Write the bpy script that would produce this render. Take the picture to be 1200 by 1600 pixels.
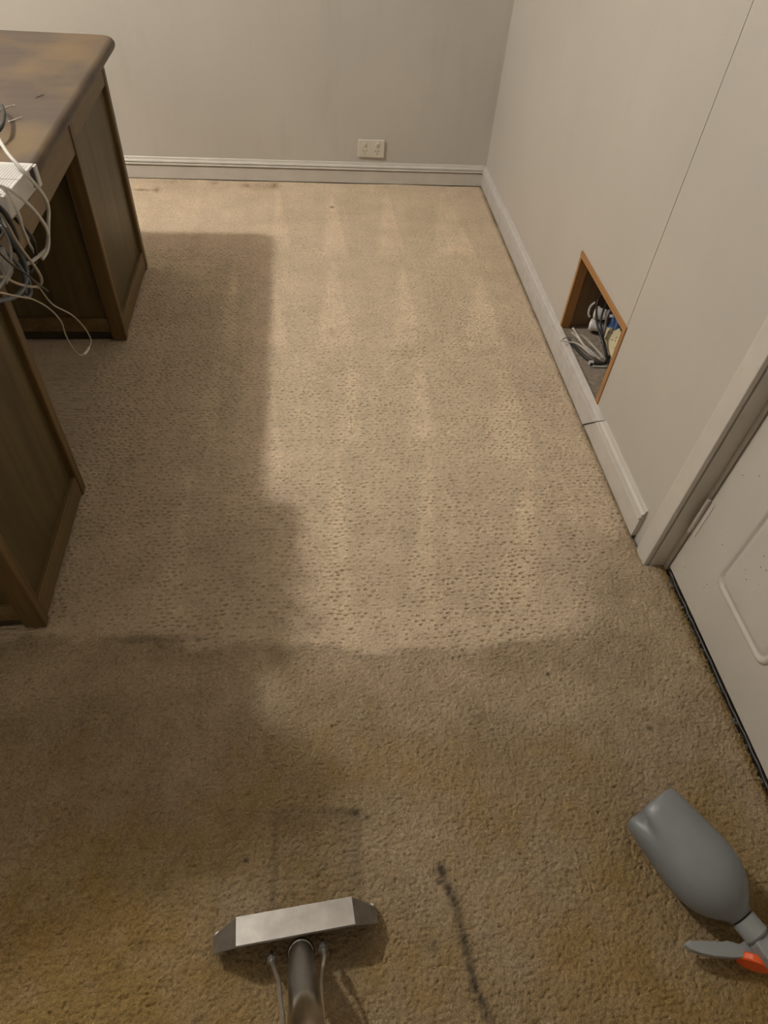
import bpy, bmesh, math, random
import numpy as np
from mathutils import Vector, Matrix

for o in list(bpy.data.objects):
    bpy.data.objects.remove(o, do_unlink=True)
scene = bpy.context.scene
COL = scene.collection

# ---------------------------------------------------------------- camera
cam_data = bpy.data.cameras.new('camera')
cam = bpy.data.objects.new('camera', cam_data)
COL.objects.link(cam)
CAM_R = Matrix(((0.99408251, 0.02741276, -0.1051119),
                (-0.08975432, 0.75233907, -0.65263319),
                (0.06118931, 0.65820548, 0.75034753)))
cam.matrix_world = Matrix.Translation((0, 0, 1.30)) @ CAM_R.to_4x4()
cam_data.sensor_fit = 'VERTICAL'
cam_data.sensor_height = 32.0
cam_data.lens = 1035.377 / 1600.0 * 32.0
cam_data.clip_start = 0.02
scene.camera = cam

# ---------------------------------------------------------------- world, light, exposure
world = bpy.data.worlds.new('world')
scene.world = world
world.use_nodes = True
world.node_tree.nodes['Background'].inputs[0].default_value = (1.0, 0.86, 0.68, 1)
world.node_tree.nodes['Background'].inputs[1].default_value = 0.02
scene.view_settings.view_transform = 'Standard'
scene.view_settings.look = 'None'
scene.view_settings.gamma = 1.0
scene.view_settings.use_curve_mapping = False
scene.view_settings.exposure = 0.0
LAMP_POS = Vector((-1.536, 1.875, 2.36))
LAMP_WATTS = 129.0
LAMP_COLOR = (1.0, 0.945, 0.86)
FILL_WATTS = 0.0

# ---------------------------------------------------------------- helpers
def N(nt, kind, **kw):
    n = nt.nodes.new(kind)
    for k, v in kw.items():
        setattr(n, k, v)
    return n

def new_mat(name):
    m = bpy.data.materials.new(name)
    m.use_nodes = True
    nt = m.node_tree
    return m, nt, nt.nodes['Principled BSDF']

def lin(c):
    return tuple(((x / 255.0) / 12.92 if x / 255.0 <= 0.04045 else ((x / 255.0 + 0.055) / 1.055) ** 2.4) for x in c) + (1.0,)

def plain(name, col, rough=0.5, metal=0.0, var=0.08, scale=40.0, bump=0.0, spec=None):
    """procedural material: base colour with soft noise variation and optional bump"""
    m, nt, b = new_mat(name)
    tc = N(nt, 'ShaderNodeTexCoord')
    nz = N(nt, 'ShaderNodeTexNoise'); nz.inputs['Scale'].default_value = scale; nz.inputs['Detail'].default_value = 4
    nt.links.new(tc.outputs['Object'], nz.inputs['Vector'])
    mp = N(nt, 'ShaderNodeMapRange'); mp.inputs['From Min'].default_value = 0.3; mp.inputs['From Max'].default_value = 0.7
    mp.inputs['To Min'].default_value = 1 - var; mp.inputs['To Max'].default_value = 1 + var
    nt.links.new(nz.outputs['Fac'], mp.inputs['Value'])
    mx = N(nt, 'ShaderNodeVectorMath', operation='SCALE'); mx.inputs[0].default_value = col[:3]
    nt.links.new(mp.outputs['Result'], mx.inputs['Scale'])
    nt.links.new(mx.outputs['Vector'], b.inputs['Base Color'])
    b.inputs['Roughness'].default_value = rough
    b.inputs['Metallic'].default_value = metal
    if spec is not None:
        b.inputs['Specular IOR Level'].default_value = spec
    if bump > 0:
        bp = N(nt, 'ShaderNodeBump'); bp.inputs['Strength'].default_value = bump; bp.inputs['Distance'].default_value = 0.002
        nt.links.new(nz.outputs['Fac'], bp.inputs['Height']); nt.links.new(bp.outputs['Normal'], b.inputs['Normal'])
    return m

def wood(name, dark, light, axis='Z', rough=0.45, grain=60.0, wear=None):
    m, nt, b = new_mat(name)
    tc = N(nt, 'ShaderNodeTexCoord')
    mp = N(nt, 'ShaderNodeMapping')
    s = {'X': (2.0, grain, grain), 'Y': (grain, 2.0, grain), 'Z': (grain, grain, 2.0)}[axis]
    mp.inputs['Scale'].default_value = s
    nt.links.new(tc.outputs['Object'], mp.inputs['Vector'])
    n1 = N(nt, 'ShaderNodeTexNoise'); n1.inputs['Scale'].default_value = 1.0; n1.inputs['Detail'].default_value = 5; n1.inputs['Distortion'].default_value = 0.6
    nt.links.new(mp.outputs['Vector'], n1.inputs['Vector'])
    mp2 = N(nt, 'ShaderNodeMapping'); mp2.inputs['Scale'].default_value = tuple(x * (0.2 if x > 3 else 0.6) for x in s)
    nt.links.new(tc.outputs['Object'], mp2.inputs['Vector'])
    n2 = N(nt, 'ShaderNodeTexNoise'); n2.inputs['Scale'].default_value = 1.0; n2.inputs['Detail'].default_value = 3; n2.inputs['Distortion'].default_value = 1.5
    nt.links.new(mp2.outputs['Vector'], n2.inputs['Vector'])
    ad = N(nt, 'ShaderNodeMath', operation='MULTIPLY_ADD'); ad.inputs[1].default_value = 0.5
    nt.links.new(n1.outputs['Fac'], ad.inputs[0])
    h = N(nt, 'ShaderNodeMath', operation='MULTIPLY'); h.inputs[1].default_value = 0.5
    nt.links.new(n2.outputs['Fac'], h.inputs[0]); nt.links.new(h.outputs[0], ad.inputs[2])
    cr = N(nt, 'ShaderNodeValToRGB')
    cr.color_ramp.elements[0].position = 0.36; cr.color_ramp.elements[0].color = dark
    cr.color_ramp.elements[1].position = 0.64; cr.color_ramp.elements[1].color = light
    nt.links.new(ad.outputs[0], cr.inputs['Fac'])
    out = cr.outputs['Color']
    if wear:
        n3 = N(nt, 'ShaderNodeTexNoise'); n3.inputs['Scale'].default_value = 5.0; n3.inputs['Detail'].default_value = 6
        nt.links.new(tc.outputs['Object'], n3.inputs['Vector'])
        r3 = N(nt, 'ShaderNodeMapRange'); r3.inputs['From Min'].default_value = 0.44; r3.inputs['From Max'].default_value = 0.66
        nt.links.new(n3.outputs['Fac'], r3.inputs['Value'])
        mx = N(nt, 'ShaderNodeMix', data_type='RGBA')
        nt.links.new(r3.outputs['Result'], mx.inputs['Factor']); nt.links.new(out, mx.inputs['A']); mx.inputs['B'].default_value = wear
        out = mx.outputs['Result']
    nt.links.new(out, b.inputs['Base Color'])
    b.inputs['Roughness'].default_value = rough
    b.inputs['Specular IOR Level'].default_value = 0.3
    bp = N(nt, 'ShaderNodeBump'); bp.inputs['Strength'].default_value = 0.12; bp.inputs['Distance'].default_value = 0.001
    nt.links.new(n1.outputs['Fac'], bp.inputs['Height']); nt.links.new(bp.outputs['Normal'], b.inputs['Normal'])
    return m

def empty(name, loc, label=None, cat=None, group=None):
    o = bpy.data.objects.new(name, None)
    o.empty_display_size = 0.05
    o.location = loc
    COL.objects.link(o)
    tag(o, label, cat, group)
    return o

def tag(o, label=None, cat=None, group=None, kind=None):
    if label: o['label'] = label
    if cat: o['category'] = cat
    if group: o['group'] = group
    if kind: o['kind'] = kind
    return o

def world_loc(o):
    p = Vector(o.location)
    return p if o.parent is None or o.type == 'EMPTY' else p

def obj(name, bm, mat, parent=None, smooth=False, bevel=0.0, seg=2):
    """bm in world coordinates -> one mesh object (its origin at its bottom centre)"""
    bmesh.ops.recalc_face_normals(bm, faces=bm.faces[:])
    xs = [v.co for v in bm.verts]
    lo = Vector((min(v.x for v in xs), min(v.y for v in xs), min(v.z for v in xs)))
    hi = Vector((max(v.x for v in xs), max(v.y for v in xs), max(v.z for v in xs)))
    org = Vector(((lo.x + hi.x) / 2, (lo.y + hi.y) / 2, lo.z))
    for v in bm.verts:
        v.co -= org
    me = bpy.data.meshes.new(name)
    bm.to_mesh(me); bm.free()
    if mat: me.materials.append(mat)
    if smooth:
        for p in me.polygons: p.use_smooth = True
    o = bpy.data.objects.new(name, me)
    COL.objects.link(o)
    base = Vector((0, 0, 0))
    if parent is not None:
        o.parent = parent
        base = Vector(parent['_org']) if '_org' in parent else Vector(parent.location)
    o.location = org - base
    ORG[o.name] = org.copy()
    if parent is not None:
        pb = ORG.get(parent.name, Vector(parent.location))
        o.location = org - pb
    if bevel > 0:
        md = o.modifiers.new('bevel', 'BEVEL'); md.width = bevel; md.segments = seg; md.limit_method = 'ANGLE'; md.angle_limit = math.radians(40)
        md.harden_normals = False
    return o
ORG = {}

def box(bm, x0, x1, y0, y1, z0, z1, mat=None):
    vs = [bm.verts.new(p) for p in ((x0,y0,z0),(x1,y0,z0),(x1,y1,z0),(x0,y1,z0),(x0,y0,z1),(x1,y0,z1),(x1,y1,z1),(x0,y1,z1))]
    if mat is not None:
        for v in vs: v.co = mat @ v.co
    for f in ((0,3,2,1),(4,5,6,7),(0,1,5,4),(1,2,6,5),(2,3,7,6),(3,0,4,7)):
        bm.faces.new([vs[i] for i in f])
    return vs

def bx(*a, mat=None):
    bm = bmesh.new(); box(bm, *a, mat=mat); return bm

def loft(bm, rings, close=True, cap=True):
    R = [[bm.verts.new(p) for p in r] for r in rings]
    n = len(R[0])
    for a, b in zip(R, R[1:]):
        for i in range(n if close else n - 1):
            j = (i + 1) % n
            bm.faces.new((a[i], a[j], b[j], b[i]))
    if cap:
        bm.faces.new(R[0][::-1]); bm.faces.new(R[-1])
    return R

def smooth_path(pts, sub=6):
    P = [Vector(p) for p in pts]
    if len(P) < 3: return P
    out = []
    for i in range(len(P) - 1):
        p0 = P[i - 1] if i else P[0] * 2 - P[1]
        p1, p2 = P[i], P[i + 1]
        p3 = P[i + 2] if i + 2 < len(P) else P[-1] * 2 - P[-2]
        for k in range(sub):
            t = k / sub
            out.append(0.5 * ((2 * p1) + (p2 - p0) * t + (2 * p0 - 5 * p1 + 4 * p2 - p3) * t * t + (3 * p1 - p0 - 3 * p2 + p3) * t ** 3))
    out.append(P[-1])
    return out

def tube(bm, pts, r, n=8, sub=6, flat=1.0):
    P = smooth_path(pts, sub)
    rings = []
    t0 = (P[1] - P[0]).normalized()
    ref = Vector((0, 0, 1)) if abs(t0.z) < 0.9 else Vector((1, 0, 0))
    u = t0.cross(ref).normalized()
    for i, p in enumerate(P):
        t = (P[min(i + 1, len(P) - 1)] - P[max(i - 1, 0)]).normalized()
        u = (u - t * u.dot(t)).normalized()
        w = t.cross(u)
        rr = r[min(i, len(r) - 1)] if isinstance(r, (list, tuple)) else r
        rings.append([p + (u * math.cos(2 * math.pi * k / n) + w * math.sin(2 * math.pi * k / n) * flat) * rr for k in range(n)])
    loft(bm, rings)

def lathe(bm, origin, axis, prof, n=24, shape=None):
    """prof: (distance along axis, radius); shape(k, s, r, u, w) may alter a ring point"""
    a = Vector(axis).normalized()
    ref = Vector((0, 0, 1)) if abs(a.z) < 0.9 else Vector((1, 0, 0))
    u = a.cross(ref).normalized(); w = u.cross(a)
    O = Vector(origin)
    rings = []
    for s, r in prof:
        ring = []
        for k in range(n):
            th = 2 * math.pi * k / n
            ss, rr = (s, r) if shape is None else shape(th, s, r)
            ring.append(O + a * ss + (u * math.cos(th) + w * math.sin(th)) * rr)
        rings.append(ring)
    loft(bm, rings)

def prism(bm, poly, fn, d0, d1):
    """extrude a 2-D polygon: fn(u, v, d) -> world point"""
    loft(bm, [[fn(u, v, d0) for u, v in poly], [fn(u, v, d1) for u, v in poly]])

# ---------------------------------------------------------------- materials
def wall_mat(name, col, rough=0.55, scuff=0.5):
    m, nt, b = new_mat(name)
    tc = N(nt, 'ShaderNodeTexCoord')
    g = N(nt, 'ShaderNodeNewGeometry')
    n1 = N(nt, 'ShaderNodeTexNoise'); n1.inputs['Scale'].default_value = 2.2; n1.inputs['Detail'].default_value = 6
    nt.links.new(g.outputs['Position'], n1.inputs['Vector'])
    r1 = N(nt, 'ShaderNodeMapRange'); r1.inputs['From Min'].default_value = 0.35; r1.inputs['From Max'].default_value = 0.7
    r1.inputs['To Min'].default_value = 1.03; r1.inputs['To Max'].default_value = 0.95
    nt.links.new(n1.outputs['Fac'], r1.inputs['Value'])
    mp = N(nt, 'ShaderNodeMapping'); mp.inputs['Scale'].default_value = (9, 9, 1.5)
    nt.links.new(g.outputs['Position'], mp.inputs['Vector'])
    n2 = N(nt, 'ShaderNodeTexNoise'); n2.inputs['Scale'].default_value = 1.6; n2.inputs['Detail'].default_value = 5
    nt.links.new(mp.outputs['Vector'], n2.inputs['Vector'])
    r2 = N(nt, 'ShaderNodeMapRange'); r2.inputs['From Min'].default_value = 0.56; r2.inputs['From Max'].default_value = 0.78
    r2.inputs['To Min'].default_value = 1.0; r2.inputs['To Max'].default_value = 1.0 - 0.3 * scuff
    nt.links.new(n2.outputs['Fac'], r2.inputs['Value'])
    mu = N(nt, 'ShaderNodeMath', operation='MULTIPLY'); nt.links.new(r1.outputs[0], mu.inputs[0]); nt.links.new(r2.outputs[0], mu.inputs[1])
    sc = N(nt, 'ShaderNodeVectorMath', operation='SCALE'); sc.inputs[0].default_value = col[:3]
    nt.links.new(mu.outputs[0], sc.inputs['Scale']); nt.links.new(sc.outputs['Vector'], b.inputs['Base Color'])
    b.inputs['Roughness'].default_value = rough
    n3 = N(nt, 'ShaderNodeTexNoise'); n3.inputs['Scale'].default_value = 260; n3.inputs['Detail'].default_value = 3
    nt.links.new(g.outputs['Position'], n3.inputs['Vector'])
    bp = N(nt, 'ShaderNodeBump'); bp.inputs['Strength'].default_value = 0.10; bp.inputs['Distance'].default_value = 0.001
    nt.links.new(n3.outputs['Fac'], bp.inputs['Height']); nt.links.new(bp.outputs['Normal'], b.inputs['Normal'])
    return m

def speck_mat(name, col, rough, size, thr, speck):
    """painted surface with small dirt specks"""
    m, nt, b = new_mat(name)
    g = N(nt, 'ShaderNodeNewGeometry')
    v = N(nt, 'ShaderNodeTexVoronoi'); v.inputs['Scale'].default_value = size
    nt.links.new(g.outputs['Position'], v.inputs['Vector'])
    n1 = N(nt, 'ShaderNodeTexNoise'); n1.inputs['Scale'].default_value = 6; n1.inputs['Detail'].default_value = 5
    nt.links.new(g.outputs['Position'], n1.inputs['Vector'])
    lt = N(nt, 'ShaderNodeMath', operation='LESS_THAN'); lt.inputs[1].default_value = thr
    nt.links.new(v.outputs['Distance'], lt.inputs[0])
    gt = N(nt, 'ShaderNodeMath', operation='GREATER_THAN'); gt.inputs[1].default_value = 0.5
    nt.links.new(n1.outputs['Fac'], gt.inputs[0])
    mu = N(nt, 'ShaderNodeMath', operation='MULTIPLY'); nt.links.new(lt.outputs[0], mu.inputs[0]); nt.links.new(gt.outputs[0], mu.inputs[1])
    r1 = N(nt, 'ShaderNodeMapRange'); r1.inputs['From Min'].default_value = 0.3; r1.inputs['From Max'].default_value = 0.7
    r1.inputs['To Min'].default_value = 0.94; r1.inputs['To Max'].default_value = 1.04
    nt.links.new(n1.outputs['Fac'], r1.inputs['Value'])
    sc = N(nt, 'ShaderNodeVectorMath', operation='SCALE'); sc.inputs[0].default_value = col[:3]; nt.links.new(r1.outputs[0], sc.inputs['Scale'])
    mx = N(nt, 'ShaderNodeMix', data_type='RGBA'); nt.links.new(mu.outputs[0], mx.inputs['Factor'])
    nt.links.new(sc.outputs['Vector'], mx.inputs['A']); mx.inputs['B'].default_value = speck
    nt.links.new(mx.outputs['Result'], b.inputs['Base Color'])
    b.inputs['Roughness'].default_value = rough
    return m

M = {}
M['wall_back'] = wall_mat('grey_beige_wall_paint', (0.50, 0.474, 0.432), 0.5, 0.3)
M['wall_right'] = wall_mat('smooth_beige_wall_paint', (0.50, 0.472, 0.43), 0.4, 0.12)
M['wall_other'] = wall_mat('plain_wall_paint', (0.60, 0.57, 0.52), 0.55, 0.1)
M['ceiling'] = wall_mat('white_ceiling_paint', (0.80, 0.78, 0.74), 0.7, 0.1)
M['trim'] = plain('cream_gloss_trim_paint', (0.56, 0.53, 0.485), 0.32, var=0.05, scale=14)
M['trim_dusty'] = plain('dusty_trim_paint', (0.52, 0.49, 0.465), 0.42, var=0.08, scale=30)
M['door'] = speck_mat('cream_door_paint', (0.53, 0.505, 0.46), 0.33, 46, 0.085, (0.16, 0.14, 0.12, 1))
M['shadow_gap'] = plain('dark_gap', (0.03, 0.028, 0.025), 0.9)
M['desk_top'] = wood('worn_varnished_top', (0.050, 0.034, 0.025, 1), (0.082, 0.058, 0.040, 1), 'X', 0.46, 22, wear=(0.130, 0.086, 0.042, 1))
M['desk_post'] = wood('brown_stained_post', (0.085, 0.052, 0.018, 1), (0.165, 0.105, 0.040, 1), 'Z', 0.42, 60)
M['desk_rail'] = wood('brown_stained_rail', (0.105, 0.068, 0.028, 1), (0.18, 0.12, 0.05, 1), 'Y', 0.42, 60)
M['desk_panel'] = wood('dark_veneer_panel', (0.050, 0.036, 0.011, 1), (0.118, 0.088, 0.036, 1), 'Z', 0.42, 34)
M['plinth'] = wood('dark_plinth', (0.03, 0.022, 0.015, 1), (0.055, 0.04, 0.025, 1), 'X', 0.6, 50)
M['pine'] = wood('orange_pine', (0.30, 0.145, 0.05, 1), (0.44, 0.23, 0.09, 1), 'Z', 0.42, 60)
M['pine_y'] = wood('orange_pine_long', (0.30, 0.145, 0.05, 1), (0.44, 0.23, 0.09, 1), 'Y', 0.42, 60)
M['cavity'] = wood('brown_cavity_board', (0.16, 0.10, 0.05, 1), (0.25, 0.165, 0.085, 1), 'Z', 0.6, 30)
M['dust'] = plain('dusty_board', (0.27, 0.225, 0.18), 0.9, var=0.3, scale=60, bump=0.4)
M['plate'] = plain('ivory_plastic', (0.60, 0.56, 0.49), 0.35, var=0.03)
M['slot'] = plain('dark_slot', (0.02, 0.018, 0.015), 0.7)
M['white_plastic'] = plain('white_plastic', (0.58, 0.56, 0.54), 0.4, var=0.04)
M['cable_white'] = plain('white_cable_sheath', (0.62, 0.60, 0.56), 0.42, var=0.06)
M['cable_beige'] = plain('beige_cable_sheath', (0.42, 0.37, 0.29), 0.45, var=0.06)
M['cable_black'] = plain('black_cable_sheath', (0.018, 0.018, 0.02), 0.4, var=0.1)
M['cable_blue'] = plain('slate_blue_cable_sheath', (0.10, 0.125, 0.155), 0.4, var=0.1)
M['cable_grey'] = plain('grey_cable_sheath', (0.24, 0.23, 0.23), 0.4, var=0.1)
M['cream_plastic'] = speck_mat('yellowed_plastic', (0.66, 0.58, 0.37), 0.5, 90, 0.09, (0.1, 0.08, 0.05, 1))
M['blue_plastic'] = plain('blue_plastic', (0.08, 0.16, 0.42), 0.4)
M['red_plastic'] = plain('red_plastic', (0.55, 0.05, 0.03), 0.4)
M['steel'] = plain('brushed_steel', (0.33, 0.315, 0.295), 0.45, 1.0, var=0.16, scale=35)
M['steel_dark'] = plain('dull_steel', (0.27, 0.255, 0.235), 0.45, 1.0, var=0.15, scale=40)
M['steel_tube'] = plain('polished_steel_tube', (0.40, 0.375, 0.34), 0.22, 1.0, var=0.12, scale=30)
M['chrome'] = plain('bright_wire', (0.70, 0.67, 0.62), 0.42, 1.0)
M['nut'] = plain('dull_nut', (0.20, 0.19, 0.17), 0.5, 0.8)
M['glide'] = plain('white_glide', (0.80, 0.79, 0.77), 0.45)
M['bottle'] = plain('matte_grey_plastic', (0.185, 0.20, 0.215), 0.42, var=0.05, scale=25)
M['bottle_light'] = plain('pale_grey_plastic', (0.25, 0.265, 0.27), 0.45, var=0.04)
M['orange'] = plain('orange_plastic', (0.72, 0.10, 0.02), 0.4, var=0.04)
M['rubber'] = plain('black_seal', (0.016, 0.014, 0.015), 0.42, var=0.4, scale=120, bump=0.5)
M['lint'] = plain('grey_lint', (0.30, 0.29, 0.28), 0.9)
M['spot'] = plain('black_fleck', (0.02, 0.018, 0.02), 0.8)

def carpet_mat():
    m, nt, b = new_mat('beige_cut_loop_carpet')
    at = N(nt, 'ShaderNodeAttribute', attribute_name='wear')
    sp = N(nt, 'ShaderNodeSeparateColor'); nt.links.new(at.outputs['Color'], sp.inputs['Color'])
    g = N(nt, 'ShaderNodeNewGeometry')
    # clean / soiled pile
    mx = N(nt, 'ShaderNodeValToRGB')
    e = mx.color_ramp.elements
    e[0].position = 0.0; e[0].color = (0.665, 0.538, 0.395, 1)
    e[1].position = 0.70; e[1].color = (0.345, 0.264, 0.170, 1)
    warm_soil = e.new(1.0); warm_soil.color = (0.290, 0.198, 0.078, 1)  # soil colour with a warm, dim light painted into it
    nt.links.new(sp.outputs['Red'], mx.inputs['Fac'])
    # nap: pile brushed one way or the other
    nap = N(nt, 'ShaderNodeMapRange'); nap.inputs['To Min'].default_value = 0.82; nap.inputs['To Max'].default_value = 1.19
    nt.links.new(sp.outputs['Green'], nap.inputs['Value'])
    # yarn variation
    n1 = N(nt, 'ShaderNodeTexNoise'); n1.inputs['Scale'].default_value = 260; n1.inputs['Detail'].default_value = 3; n1.inputs['Roughness'].default_value = 0.7
    nt.links.new(g.outputs['Position'], n1.inputs['Vector'])
    yr = N(nt, 'ShaderNodeMapRange'); yr.inputs['From Min'].default_value = 0.25; yr.inputs['From Max'].default_value = 0.75
    yr.inputs['To Min'].default_value = 0.66; yr.inputs['To Max'].default_value = 1.34
    nt.links.new(n1.outputs['Fac'], yr.inputs['Value'])
    mu = N(nt, 'ShaderNodeMath', operation='MULTIPLY'); nt.links.new(nap.outputs[0], mu.inputs[0]); nt.links.new(yr.outputs[0], mu.inputs[1])
    # blotchy tone
    n2 = N(nt, 'ShaderNodeTexNoise'); n2.inputs['Scale'].default_value = 7; n2.inputs['Detail'].default_value = 5
    nt.links.new(g.outputs['Position'], n2.inputs['Vector'])
    bl = N(nt, 'ShaderNodeMapRange'); bl.inputs['From Min'].default_value = 0.3; bl.inputs['From Max'].default_value = 0.7
    bl.inputs['To Min'].default_value = 0.93; bl.inputs['To Max'].default_value = 1.07
    nt.links.new(n2.outputs['Fac'], bl.inputs['Value'])
    mu2 = N(nt, 'ShaderNodeMath', operation='MULTIPLY'); nt.links.new(mu.outputs[0], mu2.inputs[0]); nt.links.new(bl.outputs[0], mu2.inputs[1])
    sc = N(nt, 'ShaderNodeVectorMath', operation='SCALE'); nt.links.new(mx.outputs['Color'], sc.inputs[0]); nt.links.new(mu2.outputs[0], sc.inputs['Scale'])
    # stains
    s1 = N(nt, 'ShaderNodeMix', data_type='RGBA'); nt.links.new(sp.outputs['Blue'], s1.inputs['Factor'])
    nt.links.new(sc.outputs['Vector'], s1.inputs['A']); s1.inputs['B'].default_value = (0.075, 0.062, 0.045, 1)
    s2 = N(nt, 'ShaderNodeMix', data_type='RGBA'); nt.links.new(at.outputs['Alpha'], s2.inputs['Factor'])
    nt.links.new(s1.outputs['Result'], s2.inputs['A']); s2.inputs['B'].default_value = (0.20, 0.10, 0.04, 1)
    nt.links.new(s2.outputs['Result'], b.inputs['Base Color'])
    b.inputs['Roughness'].default_value = 0.95
    b.inputs['Specular IOR Level'].default_value = 0.1
    n3 = N(nt, 'ShaderNodeTexNoise'); n3.inputs['Scale'].default_value = 520; n3.inputs['Detail'].default_value = 3
    nt.links.new(g.outputs['Position'], n3.inputs['Vector'])
    bp = N(nt, 'ShaderNodeBump'); bp.inputs['Strength'].default_value = 0.9; bp.inputs['Distance'].default_value = 0.0035
    nt.links.new(n3.outputs['Fac'], bp.inputs['Height']); nt.links.new(bp.outputs['Normal'], b.inputs['Normal'])
    return m
M['carpet'] = carpet_mat()

# ---------------------------------------------------------------- room shell
XW, XB, XD, YB = 0.834, 0.822, 0.878, 3.154     # wall face, trim face, door face, back wall face
X0, Y0, ZC = -2.9, -1.5, 2.44
bm = bx(X0 - .1, 1.2, YB, YB + .1, -.05, ZC)
tag(obj('wall_back', bm, M['wall_back']), 'back wall in grey beige paint with faint scuffs', kind='structure')
bm = bx(X0 - .1, X0, Y0, YB, -.05, ZC)
tag(obj('wall_left', bm, M['wall_other']), kind='structure', label='left wall of the room')
bm = bx(X0 - .1, 1.2, Y0 - .1, Y0, -.05, ZC)
tag(obj('wall_front', bm, M['wall_other']), kind='structure', label='wall behind the viewer')
bm = bx(X0 - .1, 1.2, Y0 - .1, YB + .1, ZC, ZC + .1)
tag(obj('ceiling', bm, M['ceiling']), kind='structure', label='white painted ceiling')

# right wall: two sheets with an open joint above the recess, cut out for recess and door
OY0, OY1, OZ0, OZ1 = 1.446, 1.857, 0.060, 0.348    # recess opening (lower edge hidden by the skirting)
JY = 1.4500
DY0, DY1, DZ1 = 0.085, 0.930, 2.05                  # door opening
g = 0.0011
bm = bmesh.new()
XWb = XW + .03
box(bm, XW, XWb, OY1, YB, -.05, ZC)
box(bm, XW, XWb, OY0, OY1, -.05, OZ0 + .004)
box(bm, XW, XWb, JY + g, OY1, OZ1, 1.06)
box(bm, XW, XWb, OY0, OY1, 1.06, ZC)
box(bm, XW, XWb, OY0, JY - g, OZ1, 1.06)
box(bm, XW + .004, XWb, JY - g, JY + g, OZ1, 1.06)
box(bm, XW, XWb, DY1 + .012, OY0, -.05, ZC)
box(bm, XW, XWb, DY0 - .012, DY1 + .012, DZ1 + .012, ZC)
box(bm, XW, XWb, Y0, DY0 - .012, -.05, ZC)
wall_r = tag(obj('wall_right', bm, M['wall_right']), 'right wall in smooth beige paint with a hairline vertical joint', kind='structure')

# skirting profiles: (offset from wall, height)
PROF = [(0, 0), (.012, 0), (.012, .0530), (.0075, .0545), (.0075, .0570), (.0165, .0585), (.0172, .0610), (.0160, .0640), (.0085, .0655), (.0085, .0675), (.0132, .0690), (.0120, .0735), (.0070, .0775), (.0050, .0850), (.0035, .0870), (0, .0872)]
def skirt(name, fn, d0, d1, mat, label, hs=1.0, skew=0.0, ts=1.0):
    bm = bmesh.new()
    prism(bm, [(u * ts, v * hs) for u, v in PROF], fn, d0, d1)
    if skew:
        for v in bm.verts:
            pass
    return tag(obj(name, bm, mat), label, kind='structure')
skirt('baseboard_back', lambda u, v, d: Vector((d, YB - u, v)), -2.9, XW, M['trim'], 'moulded cream skirting along the back wall')
def skirt_r(ya, yb, mat, label, hs, ts, sa=0.0, sb=0.0, tilt=0.0, lift=0.0):
    bm = bmesh.new()
    poly = [(u * ts, v * hs) for u, v in PROF]
    hmax = .087 * hs
    r0 = [Vector((XW - u - tilt * (1 - v / hmax), ya + sa * v / hmax, v + lift)) for u, v in poly]
    r1 = [Vector((XW - u, yb + sb * v / hmax, v)) for u, v in poly]
    loft(bm, [r0, r1])
    return tag(obj('baseboard_right', bm, mat), label, kind='structure')
skirt_r(2.735, YB - .012, M['trim_dusty'], 'short skirting length in the far right corner', .98, 1.0, sa=-.02)
skirt_r(1.463, 2.731, M['trim_dusty'], 'dusty skirting length under the wall recess', 1.05, 1.05, sa=-.088, sb=-.02, tilt=.002)
skirt_r(Y0, DY0 - .075, M['trim'], 'skirting length on the near side of the door', 1.05, 1.0)
skirt_r(1.026, 1.456, M['trim'], 'clean cream skirting length beside the door frame', 1.10, 1.0, sb=-.088)

# door frame
def struct(name, bm, mat, label, bevel=0.0, parent=None):
    return tag(obj(name, bm, mat, parent, bevel=bevel), label, kind='structure')
bm = bmesh.new(); box(bm, XB, XW + .001, DY1 + .001, DY1 + .051, -.006, DZ1 + .06); box(bm, XB + .0045, XW + .001, DY1 + .051, DY1 + .060, -.006, DZ1 + .06)
struct('trim_1', bm, M['trim'], 'flat cream door casing beside the skirting', .0025)
bm = bx(XB, XW + .001, DY0 - .06, DY0 - .001, -.006, DZ1 + .06)
struct('trim_2', bm, M['trim'], 'flat cream door casing on the near side of the door', .0025)
bm = bx(XB, XW + .001, DY0 - .06, DY1 + .06, DZ1 + .001, DZ1 + .06)
struct('trim_3', bm, M['trim'], 'flat cream door casing above the door', .0025)
bm = bmesh.new()
box(bm, XW + .0025, .96, DY1 - .002, DY1 + .012, -.006, DZ1)
box(bm, XD - .003, .96, DY1 - .014, DY1 - .002, -.006, DZ1)
struct('trim_4', bm, M['trim'], 'door lining on the hinge side', .001)
bm = bx(XW + .0025, .96, DY0 - .012, DY0 + .002, -.006, DZ1)
struct('trim_5', bm, M['trim'], 'door lining on the latch side', .001)

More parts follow.
